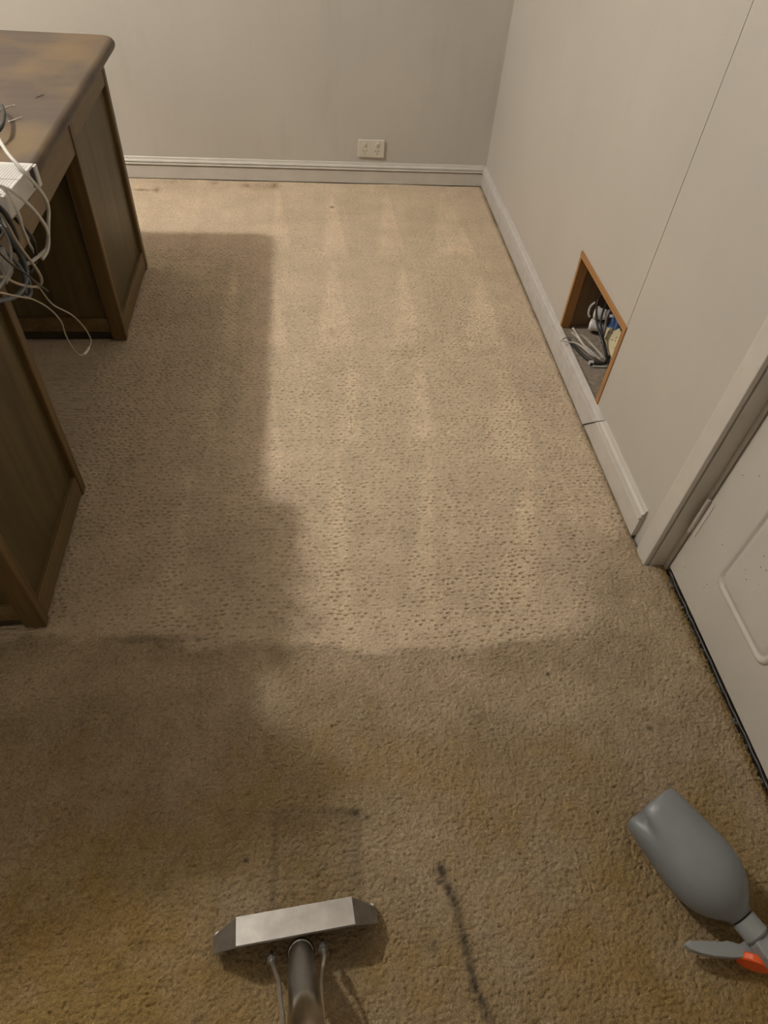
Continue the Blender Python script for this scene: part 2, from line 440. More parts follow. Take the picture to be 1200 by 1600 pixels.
# door leaf with four moulded panels
dy0, dy1 = DY0 + .006, DY1 - .0175
door = obj('door_1', bx(XD, XD + .036, dy0, dy1, .014, DZ1 - .004), M['door'], bevel=.0015)
tag(door, 'cream painted panel door with dirt specks near its foot', kind='structure')
def round_rect(y0, y1, z0, z1, r, k=6):
    pts = []
    for cy, cz, a0 in ((y1 - r, z0 + r, -90), (y1 - r, z1 - r, 0), (y0 + r, z1 - r, 90), (y0 + r, z0 + r, 180)):
        for i in range(k + 1):
            a = math.radians(a0 + 90 * i / k)
            pts.append((cy + r * math.cos(a), cz + r * math.sin(a)))
    return pts
def panel_mould(y0, y1, z0, z1):
    bm = bmesh.new()
    prof = [(0, 0), (.003, .0035), (.007, .0045), (.011, .003), (.0135, -.0006), (.0165, -.0006), (.022, .0022), (.03, .0028)]
    rings = []
    for ins, h in prof:
        rings.append([Vector((XD - h - .0007, y, z)) for y, z in round_rect(y0 + ins, y1 - ins, z0 + ins, z1 - ins, max(.030 - ins * .55, .004))])
    R = [[bm.verts.new(p) for p in r] for r in rings]
    n = len(R[0])
    for a, b_ in zip(R, R[1:]):
        for i in range(n):
            bm.faces.new((a[i], a[(i + 1) % n], b_[(i + 1) % n], b_[i]))
    bm.faces.new(R[-1])
    o = obj('door_panel', bm, M['door'], door)
    for p in o.data.polygons: p.use_smooth = len(p.vertices) == 4
    return o
for (a, b_) in ((.555, .780), (.225, .450)):
    panel_mould(a, b_, .148, .86)
    panel_mould(a, b_, .99, 1.90)
for zc in (.2055, 1.75):
    bm = bmesh.new()
    lathe(bm, (XD - .006, dy1 + .0025, zc - .057), (0, 0, 1), [(0, .002), (.002, .0055), (.0365, .0055), (.037, .005), (.0375, .0055), (.076, .0055), (.0765, .005), (.077, .0055), (.112, .0055), (.114, .002)], 14)
    box(bm, XD - .0012, XD + .0002, dy1 - .016, dy1, zc - .055, zc + .055)
    tag(obj('hinge', bm, M['trim'], door, smooth=False), 'painted butt hinge')
bm = bmesh.new(); lathe(bm, (XD, .16, 1.02), (-1, 0, 0), [(0, .026), (.006, .026), (.008, .012), (.035, .012), (.04, .024), (.055, .028), (.068, .018), (.07, .002)], 20)
obj('door_handle', bm, M['steel'], door, smooth=True)
# dark draught strip in the gap under the door
bm = bmesh.new()
rng = random.Random(4)
pts = [(XD + .001 + rng.uniform(-.002, .001), y, .004 + rng.uniform(-.001, .0015)) for y in np.linspace(DY0, .905, 40)]
tube(bm, pts, .0042, 7, 3)
tag(obj('threshold_strip', bm, M['rubber'], smooth=True), 'black rubber draught strip in the gap under the door', 'seal')

# floor: slab with a carpet over it
floor = tag(obj('floor', bx(X0, 1.2, Y0, YB, -.05, -.020), M['carpet']), 'beige carpeted floor, soiled in the foreground, with a painted warm light tint', kind='structure')
for mname in (floor.data,):
    a = mname.attributes.new('wear', 'FLOAT_COLOR', 'POINT')
    a.data.foreach_set('color', np.tile(np.array([0.8, .5, 0, 0], np.float32), len(mname.vertices)))

def vnoise(x, y, s, seed, sy=None):
    """smooth value noise, cell size s (metres)"""
    sy = sy or s
    r = np.random.RandomState(seed)
    tab = r.rand(512, 512).astype(np.float32)
    u = x / s + 100.3; v = y / sy + 100.7
    i = np.floor(u).astype(np.int64); j = np.floor(v).astype(np.int64)
    fu = (u - i).astype(np.float32); fv = (v - j).astype(np.float32)
    fu = fu * fu * (3 - 2 * fu); fv = fv * fv * (3 - 2 * fv)
    i0 = i & 511; i1 = (i + 1) & 511; j0 = j & 511; j1 = (j + 1) & 511
    return (tab[i0, j0] * (1 - fu) + tab[i1, j0] * fu) * (1 - fv) + (tab[i0, j1] * (1 - fu) + tab[i1, j1] * fu) * fv

def sstep(a, b, x):
    t = np.clip((x - a) / (b - a), 0, 1)
    return t * t * (3 - 2 * t)

def build_carpet():
    gx = np.concatenate([np.arange(-2.89, -1.30, 0.03), np.arange(-1.30, -0.66, 0.008), np.arange(-0.66, 0.8765, 0.0024)])
    gy = np.concatenate([np.arange(-1.49, -0.50, 0.02), np.arange(-0.50, -0.15, 0.006), np.arange(-0.15, 1.25, 0.0018), np.arange(1.25, 3.1435, 0.0021)])
    nx, ny = len(gx), len(gy)
    X, Y = np.meshgrid(gx, gy)
    # cleaned ground: everything beyond the wavering edge of the last wand strokes
    ex = [-1.0, -.598, -.439, -.272, -.093, .061, .216, .347, .495, .60, .645, .69, .74, .80, .90]
    ey = [.80, .792, .791, .759, .749, .724, .716, .721, .724, .745, .80, .92, .97, 1.02, 1.05]
    wob = (vnoise(X, Y, .05, 3) - .5) * .03 + (vnoise(X, Y, .015, 4) - .5) * .012
    E_ = np.interp(X, ex, ey)
    dE = Y - E_ + wob
    soft = 0.02 + 0.10 * sstep(.5, .75, X)
    dirt = 1 - sstep(-soft, soft, dE)
    soil = np.clip(dirt, 0, 1)
    warm_cast = sstep(.50, .05, Y) * np.clip(sstep(.1, -.5, X) + .7 * sstep(.40, .75, X) + .25, 0, 1)  # stands in for warm light: yellower carpet colour towards the near corners
    dirt = dirt * (.44 + .26 * sstep(.74, .42, Y) + .30 * warm_cast)  # real soil plus the painted light tint
    dirt += .16 * sstep(1.3, .8, Y) * (1 - dirt)
    dirt += (vnoise(X, Y, .11, 5) - .5) * .22 * (dirt > .3) + (vnoise(X, Y, .03, 6) - .5) * .14
    # grimy fringe along skirting and door
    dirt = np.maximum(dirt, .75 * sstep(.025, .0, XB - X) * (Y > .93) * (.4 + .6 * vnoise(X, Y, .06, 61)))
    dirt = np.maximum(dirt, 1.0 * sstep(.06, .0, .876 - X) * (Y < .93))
    clean = 1 - np.clip(dirt, 0, 1)
    # brushed wedges left by the wand (apex, right foot, left foot)
    T = [[(-.118,3.061),(-.061,2.513),(-.135,2.511)],[(-.119,2.272),(-.07,1.87),(-.133,1.871)],[(-.112,1.668),(-.085,1.329),(-.145,1.281)],
         [(.118,3.041),(.164,2.468),(.063,2.466)],[(.105,2.442),(.146,1.87),(.025,1.87)],[(.14,1.852),(.142,1.401),(.078,1.403)],[(.072,1.403),(.085,.771),(.013,.775)],
         [(.368,3.088),(.396,2.5),(.283,2.471)],[(.369,2.424),(.384,1.87),(.281,1.87)],[(.364,1.87),(.359,1.396),(.281,1.398)],[(.344,1.396),(.267,.745),(.184,.75)],
         [(.628,3.102),(.68,2.482),(.509,2.477)],[(.665,2.333),(.667,1.869),(.529,1.869)],[(.651,1.869),(.644,1.309),(.501,1.313)],[(.629,1.322),(.497,.733),(.365,.74)],
         [(-.33,1.33),(-.30,.80),(-.37,.80)],[(-.27,2.44),(-.24,1.87),(-.31,1.87)],[(-.29,1.86),(-.27,1.40),(-.33,1.40)]]
    nap = np.zeros_like(X)
    for ap, rf, lf in T:
        t = (ap[1] - Y) / (ap[1] - (rf[1] + lf[1]) / 2)
        xr_ = ap[0] + (rf[0] - ap[0]) * t; xl_ = ap[0] + (lf[0] - ap[0]) * t
        w = sstep(-.010, .008, xr_ - X) * sstep(-.022, .012, X - xl_) * sstep(0, .06, t) * sstep(1.10, .92, t)
        nap = np.maximum(nap, w)
    nap = nap * (.75 + .5 * vnoise(X, Y, .05, 7))
    streak = (vnoise(X, Y, .028, 8, .9) - .5) * .5 + (vnoise(X, Y, .009, 9, .25) - .5) * .25
    cross = (vnoise(X, Y, 1.5, 10, .016) - .5) * .25
    napv = np.clip(.42 + .36 * nap * clean + .30 * (streak + cross) * clean + .12 * (vnoise(X, Y, .2, 11) - .5), 0, 1)
    # thin darker cross lines in the far part
    for yl in (2.772, 2.47):
        napv -= .10 * np.exp(-((Y - yl - .01 * X) / .006) ** 2)
    # dark marks: tide line, trodden line, spots, damp track in front of the wand
    st = np.zeros_like(X)
    rim = np.exp(-((dE + .004) / .009) ** 2)
    st += rim * (.13 * sstep(-.03, .08, X) * sstep(.52, .30, X) + .05) * (.4 + 1.2 * vnoise(X, Y, .02, 12))
    st += .34 * np.exp(-((Y - (.785 - .06 * (X + .43))) / .011) ** 2) * sstep(-.46, -.42, X) * sstep(-.20, -.30, X) * (.3 + vnoise(X, Y, .02, 13))
    def seg(pts, w):
        d = np.full_like(X, 9.)
        for (ax, ay), (bx_, by) in zip(pts, pts[1:]):
            vx, vy = bx_ - ax, by - ay
            t = np.clip(((X - ax) * vx + (Y - ay) * vy) / (vx * vx + vy * vy), 0, 1)
            d = np.minimum(d, np.hypot(X - ax - t * vx, Y - ay - t * vy))
        return np.exp(-(d / w) ** 2)
    nz = .45 + 1.1 * vnoise(X, Y, .008, 14)
    st += .72 * seg([(.206,.281),(.224,.23),(.231,.172),(.238,.11),(.252,.059),(.262,.0)], .0082) * nz
    st += .20 * seg([(-.087,.406),(-.086,.31),(-.088,.25)], .005) * nz
    st += .20 * seg([(-.0,.398),(.06,.392),(.072,.388)], .006) * nz
    yt = .400 + .08 * (X + .05) * 0 - .08 * (X - .06)
    track = sstep(-.200, -.180, X) * sstep(.080, .062, X) * sstep(yt + .008, yt - .012, Y) * sstep(.1, .2, Y)
    st += track * (.10 + .16 * sstep(-.11, -.08, X) + .16 * (vnoise(X, Y, .018, 15, .2) - .3))
    for sx, sy, r, a in [(.115,2.889,.009,.8),(.684,.513,.006,.8),(.499,.648,.005,.95),(.082,.380,.005,.8),(-.136,.323,.006,.75),(.178,.168,.010,.45),(-.26,.774,.007,.5),
                         (.06,.388,.008,.5),(.20,.262,.004,.9),(.21,.285,.009,.45),(-.30,.21,.012,.30),(-.33,.185,.010,.3),(.30,.09,.004,.5),(-.47,.60,.01,.2),(.33,.56,.006,.4),(-.28,.29,.014,.2),(-.2,.1,.01,.3),(.72,.60,.006,.4)]:
        st += a * np.exp(-(((X - sx) ** 2 + (Y - sy) ** 2) / r ** 2))
    # greenish-grey grime patch by the door
    st += .13 * np.exp(-(((X - .70) / .09) ** 2 + ((Y - .88) / .13) ** 2)) + .10 * np.exp(-(((X - .62) / .14) ** 2 + ((Y - .70) / .06) ** 2))
    st += .10 * np.exp(-(((X - .62) / .16) ** 2 + ((Y - .40) / .12) ** 2)) 
    # brown water marks by the back wall
    br = np.zeros_like(X)
    for sx, sy, rx, ry, a in [(-.70,3.015,.05,.012,.55),(-.640,3.02,.012,.03,.5),(-.60,3.11,.10,.02,.25),(-.403,3.115,.018,.03,.4),(-.38,3.05,.05,.05,.16),(-.26,3.086,.018,.02,.45),(-.20,3.08,.08,.04,.22),(-.133,3.094,.022,.035,.35),(.08,1.944,.018,.02,.28),(-.55,3.05,.1,.05,.12)]:
        br += a * np.exp(-(((X - sx) / rx) ** 2 + ((Y - sy) / ry) ** 2)) * (.5 + vnoise(X, Y, .012, 16))
    # --- pile relief
    wx = (vnoise(X, Y, .03, 20) - .5) * .008; wy = (vnoise(X, Y, .035, 21) - .5) * .006
    RS, DS = .0122, .0165
    v = (Y + wy) / RS; row = np.floor(v); fv = v - row - .5
    rs = np.random.RandomState(22); offs = rs.rand(4096)
    ri = row.astype(np.int64) & 4095
    u = (X + wx) / DS + np.where(row.astype(np.int64) % 2 == 0, 0., .5) + .25 * (offs[ri] - .5)
    ci = np.floor(u); fu = u - ci - .5
    tab = rs.rand(1024, 1024, 3).astype(np.float32)
    c = tab[ri & 1023, ci.astype(np.int64) & 1023]
    fu = fu - (c[..., 0] - .5) * .42; fv2 = fv - (c[..., 1] - .5) * .48
    amp = np.clip(c[..., 2] * 1.1 + .1, 0, 1) ** 1.3
    pit = np.exp(-((fu * DS / .0043) ** 2 + (fv2 * RS / .00152) ** 2)) * amp
    groove = np.exp(-((np.abs(fv) - .5) * RS / .0016) ** 2) * 0.0
    patch = .70 + .55 * vnoise(X, Y, .12, 23)
    spit = 1 - sstep(-.07, .05, dE)
    pitamp = ((.0092 + .0025 * sstep(1.0, 1.8, Y)) * (1 - spit) * (.85 + .35 * nap) + .0026 * spit) * patch
    n_a = vnoise(X, Y, .0037, 24) - .5
    n_b = vnoise(X, Y, .0105, 25) - .5
    n_c = np.abs(vnoise(X, Y, .0062, 26, .0085) - .5)
    crack = -np.exp(-(n_c / .045) ** 2) * .0024 * soil
    H = -pit * pitamp + n_a * (.0020 + .0018 * soil) + n_b * (.0006 + .0004 * soil) + crack + (vnoise(X, Y, .25, 27) - .5) * .003
    edge = np.minimum(np.where(Y > .93, XB - X, .876 - X), 3.142 - Y)
    H += .0012 - .005 * np.exp(-np.clip(edge, 0, 1) / .008)
    H -= .004 * st * 0
    co = np.empty((ny * nx, 3), np.float32)
    co[:, 0] = X.ravel(); co[:, 1] = Y.ravel(); co[:, 2] = H.ravel()
    idx = np.arange(nx * ny).reshape(ny, nx)
    q = np.stack([idx[:-1, :-1], idx[:-1, 1:], idx[1:, 1:], idx[1:, :-1]], -1).reshape(-1, 4)
    cx = co[q, 0].mean(1); cy = co[q, 1].mean(1)
    keep = (cx < XB + .004) | ((cy < DY1 - .002) & (cy > DY0))
    q = q[keep]
    me = bpy.data.meshes.new('carpet_pile')
    me.vertices.add(len(co)); me.vertices.foreach_set('co', co.ravel())
    me.loops.add(q.size); me.loops.foreach_set('vertex_index', q.ravel().astype(np.int32))
    me.polygons.add(len(q)); me.polygons.foreach_set('loop_start', np.arange(0, q.size, 4, dtype=np.int32))
    try:
        me.polygons.foreach_set('loop_total', np.full(len(q), 4, np.int32))
    except Exception:
        pass
    me.update(calc_edges=True)
    me.polygons.foreach_set('use_smooth', np.ones(len(q), bool))
    at = me.attributes.new('wear', 'FLOAT_COLOR', 'POINT')
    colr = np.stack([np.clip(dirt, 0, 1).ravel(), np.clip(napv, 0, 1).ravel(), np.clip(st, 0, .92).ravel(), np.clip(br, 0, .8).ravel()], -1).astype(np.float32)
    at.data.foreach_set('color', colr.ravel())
    me.materials.append(M['carpet'])
    o = bpy.data.objects.new('carpet_pile', me)
    COL.objects.link(o)
    o.parent = floor
    o.location = -ORG[floor.name]
    tag(o, kind='stuff')
    o['label'] = 'beige cut and loop carpet pile'
build_carpet()

# frayed pile and lint along the door foot
bm = bmesh.new()
rng = random.Random(9)
for k in range(150):
    if k < 60:
        c = rng.choice([(.866, .868), (.870, .72), (.872, .60), (.872, .52), (.830, .935), (.838, .955)])
        x, y = c[0] + rng.gauss(0, .003), c[1] + rng.gauss(0, .010)
    else:
        x, y = .870 + rng.gauss(0, .003), rng.uniform(.30, .90)
    d = Vector((rng.uniform(-.5, .3), rng.uniform(-.6, .6), rng.uniform(.4, 1))).normalized() * rng.uniform(.006, .013)
    p = Vector((min(x, .874), y, -.001))
    q1 = p + d * .55 + Vector((0, rng.uniform(-.002, .002), 0)); q2 = p + d + Vector((rng.uniform(-.002, .001), rng.uniform(-.003, .003), -.001))
    q1.x = min(q1.x, XD - .001); q2.x = min(q2.x, XD - .001)
    tube(bm, [p, q1, q2], .0006, 3, 1)
o = obj('carpet_fray', bm, M['lint'], floor)
tag(o, 'loose grey fibres along the carpet edge', kind='stuff')

# ---------------------------------------------------------------- recess in the right wall
rec = empty('wall_recess', (XW + .1, 1.65, .06), 'open timber-lined recess low in the right wall, full of cables', 'recess')
LT = .012
F = XW - .003
RX1 = 1.03
obj('lining_board', bx(F, XW + .028, OY1 - LT, OY1 + .001, .083, OZ1 + .001), M['pine'], rec, bevel=.0012)
obj('lining_board', bx(F, XW + .028, OY0 - .001, OY0 + .018, .083, OZ1 + .001), M['pine'], rec, bevel=.0012)
obj('lining_board', bx(F - .001, XW + .028, OY0 - .001, OY1 + .001, OZ1 - .016, OZ1 + .002), M['pine_y'], rec, bevel=.0012)
obj('side_board', bx(XW + .03, RX1, OY1 + .002, OY1 + .02, .07, OZ1 + .02), M['cavity'], rec)
obj('side_board', bx(XW + .03, RX1, OY0 - .02, OY0 - .002, .07, OZ1 + .02), M['cavity'], rec)
obj('top_board', bx(XW + .03, RX1, OY0 - .02, OY1 + .02, OZ1 + .004, OZ1 + .02), M['cavity'], rec)
obj('back_board', bx(RX1, RX1 + .015, OY0 - .02, OY1 + .02, .06, OZ1 + .02), M['cavity'], rec)
obj('floor_board', bx(XW - .004, RX1, OY0 - .02, OY1 + .02, .066, .084), M['dust'], rec)

def cable(name, pts, r, mat, label, cat='cable', group=None, n=8, parent=None):
    bm = bmesh.new(); tube(bm, pts, r, n, 6)
    o = obj(name, bm, M[mat], parent, smooth=True)
    if parent is None: tag(o, label, cat, group)
    return o
# things in the recess
def power_board():
    # local frame: length L (towards viewer), face tilted up
    e = empty('power_board', (.95, 1.70, .085), 'yellowed power board leaning inside the wall recess', 'power board')
    c = Vector((.962, 1.695, .128))
    ax = Vector((-.02, -.125, .012)).normalized()
    nrm = Vector((-.62, -.15, .75)); nrm = (nrm - ax * nrm.dot(ax)).normalized()
    sd = ax.cross(nrm)
    mt = Matrix((ax, sd, nrm)).transposed().to_4x4(); mt.translation = c
    obj('body', bx(-.085, .085, -.027, .027, -.016, .016, mat=mt), M['cream_plastic'], e, bevel=.004)
    for k in range(3):
        s = bmesh.new()
        for dx, dy, ang in ((-.006, .007, .5), (-.006, -.007, -.5), (.008, 0, math.pi / 2)):
            m2 = mt @ Matrix.Translation((-.05 + .05 * k + dx, dy, .0162)) @ Matrix.Rotation(ang, 4, 'Z')
            box(s, -.001, .001, -.0035, .0035, -.001, .0006, mat=m2)
        obj('socket_slots', s, M['slot'], e)
    return e
power_board()
def plug(c, ax, label, r=.021):
    e = empty('plug_adapter', (c[0], c[1], .085), label, 'plug', 'white plugs in the wall recess')
    bm = bmesh.new(); lathe(bm, c, ax, [(-.002, r * .2), (0, r * .92), (.004, r), (.010, r), (.013, r * .85), (.030, r * .78), (.042, r * .6), (.046, r * .3)], 20)
    obj('body', bm, M['glide'], e, smooth=True)
    bm = bmesh.new(); lathe(bm, Vector(c) + Vector(ax).normalized() * .0445, ax, [(0, .0055), (.016, .0045), (.018, .003)], 10)
    obj('cable_boot', bm, M['white_plastic'], e, smooth=True)
plug((.922, 1.829, .110), (.80, -.55, .12), 'white plug standing low on the recess floor, nearest the side board', .021)
plug((.922, 1.824, .157), (.80, -.55, .12), 'white plug above the other plug in the recess', .022)
bm = bmesh.new(); tube(bm, [(.918, 1.838, .186), (.909, 1.842, .168), (.908, 1.838, .146), (.914, 1.834, .134)], .0035, 8)
tag(obj('plug_tag', bm, M['white_plastic'], smooth=True), 'white curved clip beside the upper plug in the recess', 'clip')
tag(obj('blue_adapter', bx(.968, .995, 1.745, 1.80, .085, .190), M['blue_plastic'], bevel=.003), 'blue plastic box at the back of the recess', 'adapter')
RC = {
    'blk1': [(0.915,1.802,0.240), (0.910,1.806,0.220), (0.905,1.795,0.206), (0.900,1.776,0.195), (0.900,1.757,0.177), (0.902,1.736,0.163), (0.905,1.708,0.152), (0.908,1.681,0.142), (0.910,1.663,0.131), (0.914,1.640,0.118), (0.925,1.625,0.100)],
    'blk2': [(0.925,1.771,0.230), (0.920,1.769,0.211), (0.915,1.761,0.193), (0.910,1.746,0.180), (0.910,1.729,0.164), (0.912,1.706,0.148), (0.914,1.674,0.136), (0.918,1.640,0.116), (0.93,1.62,0.098)],
    'gry': [(0.945,1.779,0.196), (0.940,1.768,0.175), (0.935,1.751,0.154), (0.930,1.735,0.134), (0.925,1.723,0.111)],
    'w1': [(0.828,1.749,0.150), (0.843,1.726,0.135), (0.854,1.692,0.125), (0.868,1.673,0.115), (0.887,1.657,0.105)],
    'w2': [(0.825,1.740,0.140), (0.843,1.723,0.130), (0.855,1.696,0.125), (0.877,1.673,0.115), (0.904,1.647,0.100)],
    'w3': [(0.858,1.744,0.130), (0.871,1.727,0.125), (0.886,1.696,0.120), (0.898,1.669,0.115), (0.906,1.643,0.110)],
    'w4': [(0.807,1.751,0.100), (0.831,1.748,0.098), (0.854,1.739,0.098), (0.870,1.711,0.098), (0.880,1.684,0.098), (0.897,1.657,0.098)],
    'w5': [(0.805,1.753,0.098), (0.814,1.760,0.102), (0.829,1.767,0.102), (0.848,1.767,0.102), (0.869,1.756,0.106), (0.886,1.742,0.106), (0.906,1.721,0.106)],
    'k3': [(0.836,1.764,0.094), (0.843,1.742,0.093), (0.853,1.704,0.092), (0.866,1.670,0.092), (0.886,1.647,0.093), (0.907,1.637,0.095), (0.923,1.640,0.100), (0.931,1.656,0.110)],
    'w6': [(0.877,1.633,0.088), (0.903,1.630,0.088), (0.924,1.630,0.088)],
}
G1 = 'cables in the wall recess'
cable('black_cable', RC['blk1'], .0036, 'cable_black', 'thick black cable in the recess, the one nearer the plugs', group=G1)
cable('black_cable', RC['blk2'], .0036, 'cable_black', 'thick black cable in the recess, the one nearer the power board', group=G1)
cable('grey_cable', RC['gry'], .0045, 'cable_grey', 'grey cable behind the black cables in the recess', group=G1)
cable('white_cable', RC['w1'], .0030, 'cable_white', 'white cable end sticking up highest from the recess', group=G1)
cable('white_cable', RC['w2'], .0028, 'cable_white', 'white cable end just below the highest one in the recess', group=G1)
cable('beige_cable', RC['w3'], .0026, 'cable_beige', 'beige flat cable lying among white ones in the recess', group=G1)
cable('white_cable', [(p[0] + .008, p[1] - .002, p[2] - .004) for p in RC['w3']], .0026, 'cable_white', 'white cable alongside the beige one in the recess', group=G1)
cable('white_cable', RC['w4'], .0028, 'cable_white', 'white cable poking out over the skirting', group=G1)
cable('grey_cable', RC['w5'], .0018, 'cable_grey', 'thin grey cable looping over the skirting edge', group=G1)
cable('black_cable', RC['k3'], .0045, 'cable_black', 'black cable lying lowest across the recess floor', group=G1)
cable('white_cable', RC['w6'], .0028, 'cable_white', 'short white cable stub on the recess floor', group=G1)
e = empty('phone_plug', (.88, 1.66, .085), 'small clear phone plug on the recess floor', 'plug')
obj('body', bx(.868, .882, 1.640, 1.652, .085, .097), M['white_plastic'], e, bevel=.001)
obj('contact', bx(.872, .878, 1.638, 1.641, .087, .094), M['slot'], e)

# ---------------------------------------------------------------- power outlet on the back wall
e = empty('power_outlet', (.2975, YB, .110), 'ivory double power outlet above the back skirting', 'outlet')
ox0, ox1, oz0, oz1 = .238, .357, .111, .184
obj('plate', bx(ox0, ox1, YB - .010, YB, oz0, oz1), M['plate'], e, bevel=.003, seg=3)
for sx in (.2695, .3245):
    bm = bmesh.new(); lathe(bm, (sx, YB - .010, .1655), (0, -1, 0), [(-.001, .0105), (.0012, .0105), (.0016, .0095)], 20)
    s = obj('switch', bm, M['plate'], e)
    rk = Matrix.Translation((sx, YB - .0115, .1655)) @ Matrix.Rotation(.22, 4, 'X')
    obj('rocker', bx(-.0055, .0055, -.004, .002, -.0065, .0065, mat=rk), M['white_plastic'], s, bevel=.0015)
    bm = bmesh.new(); lathe(bm, (sx, YB - .010, .1335), (0, -1, 0), [(-.001, .0125), (.0007, .0125), (.0009, .0118)], 24)
    s = obj('socket', bm, M['plate'], e)
    sl = bmesh.new()
    for dx, dz, a in ((-.0065, .0055, .52), (.0065, .0055, -.52), (0, -.0055, 0)):
        mt = Matrix.Translation((sx + dx, YB - .0108, .1335 + dz)) @ Matrix.Rotation(-a, 4, 'Y')
        box(sl, -.0011, .0011, -.0005, .001, -.0038, .0038, mat=mt)
    obj('slots', sl, M['slot'], s)

# ---------------------------------------------------------------- desk
desk = empty('desk', (-.95, 1.60, 0), 'large brown wooden pedestal desk with a worn round-edged top', 'desk')
DX, DXB = -.585, -1.27
TZ = .712
def desk_top():
    bm = bmesh.new()
    x0, x1, y0, y1, th, r = -1.31, -.543, .765, 2.412, .032, .015
    def outline(ins, rc):
        pts = []
        for cx, cy, a0 in ((x1 - ins - rc, y0 + ins + rc, -90), (x1 - ins - rc, y1 - ins - rc, 0), (x0 + ins + rc, y1 - ins - rc, 90), (x0 + ins + rc, y0 + ins + rc, 180)):
            for i in range(7):
                a = math.radians(a0 + 15 * i)
                pts.append((cx + rc * math.cos(a), cy + rc * math.sin(a)))
        return pts
    rings = []
    for k in range(9):
        a = math.radians(-90 + 180 * k / 8)
        ins = r * (1 - math.cos(a)); z = TZ - th / 2 + th / 2 * math.sin(a)
        rings.append([Vector((x, y, z)) for x, y in outline(ins, .04 - ins * .6)])
    loft(bm, rings)
    o = obj('desktop', bm, M['desk_top'], desk)
    for p in o.data.polygons: p.use_smooth = len(p.vertices) == 4
desk_top()
UZ = TZ - .032
def pedestal(ya, yb):
    zb = .006
    for y0, y1, w in ((ya, ya + .028, 1), (yb - .030, yb, 1)):
        obj('stile', bx(DX - .045, DX, y0, y1, zb, UZ), M['desk_post'], desk, bevel=.004)
    obj('rail', bx(DX - .025, DX - .002, ya + .028, yb - .030, zb + .008, .075), M['desk_rail'], desk, bevel=.003)
    obj('rail', bx(DX - .025, DX - .002, ya + .028, yb - .030, UZ - .08, UZ), M['desk_rail'], desk, bevel=.003)
    obj('side_panel', bx(DX - .022, DX - .013, ya + .026, yb - .028, .07, UZ - .075), M['desk_panel'], desk)
    for s, (yf, yi) in ((-1, (ya, ya + .022)), (1, (yb, yb - .022))):
        a, b_ = sorted((yf + .003 * -s, yi))
        obj('rail', bx(DXB + .045, DX - .045, a, b_, zb + .03, .085), M['desk_rail'], desk, bevel=.002)
        obj('rail', bx(DXB + .045, DX - .045, a, b_, UZ - .07, UZ), M['desk_rail'], desk, bevel=.002)
        obj('stile', bx(DXB, DXB + .045, a, b_, zb, UZ), M['desk_post'], desk, bevel=.003)
        c, d = sorted((yf + .012 * -s, yi))
        obj('end_panel', bx(DXB + .045, DX - .045, c, d, .085, UZ - .07), M['desk_panel'], desk)
    obj('plinth', bx(DXB + .03, DX - .03, ya + .014, yb - .02, .002, .045), M['plinth'], desk)
    obj('back_panel', bx(DXB, DXB + .02, ya + .02, yb - .02, .04, UZ), M['desk_panel'], desk)
pedestal(1.890, 2.365)
pedestal(.818, 1.240)
obj('apron', bx(DX - .024, DX - .004, 1.238, 1.892, .572, UZ), M['desk_rail'], desk, bevel=.002)
obj('modesty_panel', bx(DXB + .05, DXB + .065, 1.24, 1.89, .25, UZ), M['desk_panel'], desk)

# clips lying on the desk top
def clip(c, ang, L, label, kind='chrome'):
    bm = bmesh.new()
    u = Vector((math.cos(ang), math.sin(ang), 0)); w = Vector((-u.y, u.x, 0)); P = Vector((c[0], c[1], TZ + .0012))
    tube(bm, [P - u * L * .5 + w * .002, P + u * L * .45 + w * .002, P + u * L * .5, P + u * L * .45 - w * .002, P - u * L * .4 - w * .002, P - u * L * .45, P + u * L * .2 + w * .0005], .0006, 5, 3)
    tag(obj('paper_clip', bm, M[kind], smooth=True), label, 'paper clip', 'clips on the desk top')
clip((-.643, 1.709), 1.0, .036, 'bright wire paper clip on the desk nearest the white modem')
clip((-.680, 1.785), .78, .034, 'wire paper clip on the desk beside the black cable loop')
clip((-.627, 1.864), 1.08, .028, 'dull wire paper clip on the desk nearest its round edge', 'nut')
cable('black_cable', [(-.76, 1.77, TZ + .005), (-.705, 1.765, TZ + .014), (-.6736, 1.732, TZ + .023), (-.6575, 1.6975, TZ + .024), (-.643, 1.6485, TZ + .024), (-.636, 1.5867, TZ + .022), (-.66, 1.51, TZ + .014), (-.71, 1.44, TZ + .005)], .0045, 'cable_black', 'black cable looped up off the desk top at its left')

# monitor standing at an angle on the near end of the desk (it shades the carpet beside the desk)
mon = empty('computer_monitor', (-.946, 1.09, TZ), 'black computer monitor standing at an angle on the near end of the desk', 'monitor')
MD = Vector((.933, .360, 0)).normalized(); MN = Vector((MD.y, -MD.x, 0)); MO = Vector((-.946, 1.09, 0))
mm = Matrix((MD, MN, Vector((0, 0, 1)))).transposed().to_4x4(); mm.translation = MO
obj('screen_case', bx(-.21, .21, -.020, .016, .86, 1.205, mat=mm), M['cable_black'], mon, bevel=.006)
obj('screen', bx(-.195, .195, .0155, .0168, .88, 1.190, mat=mm), M['slot'], mon)
obj('neck', bx(-.03, .03, -.045, -.019, TZ + .008, .98, mat=mm), M['cable_black'], mon, bevel=.004)
bm = bmesh.new(); lathe(bm, mm @ Vector((0, -.01, TZ + .0005)), (0, 0, 1), [(0, .11), (.008, .108), (.012, .06), (.014, .02)], 32)
obj('foot', bm, M['cable_black'], mon)

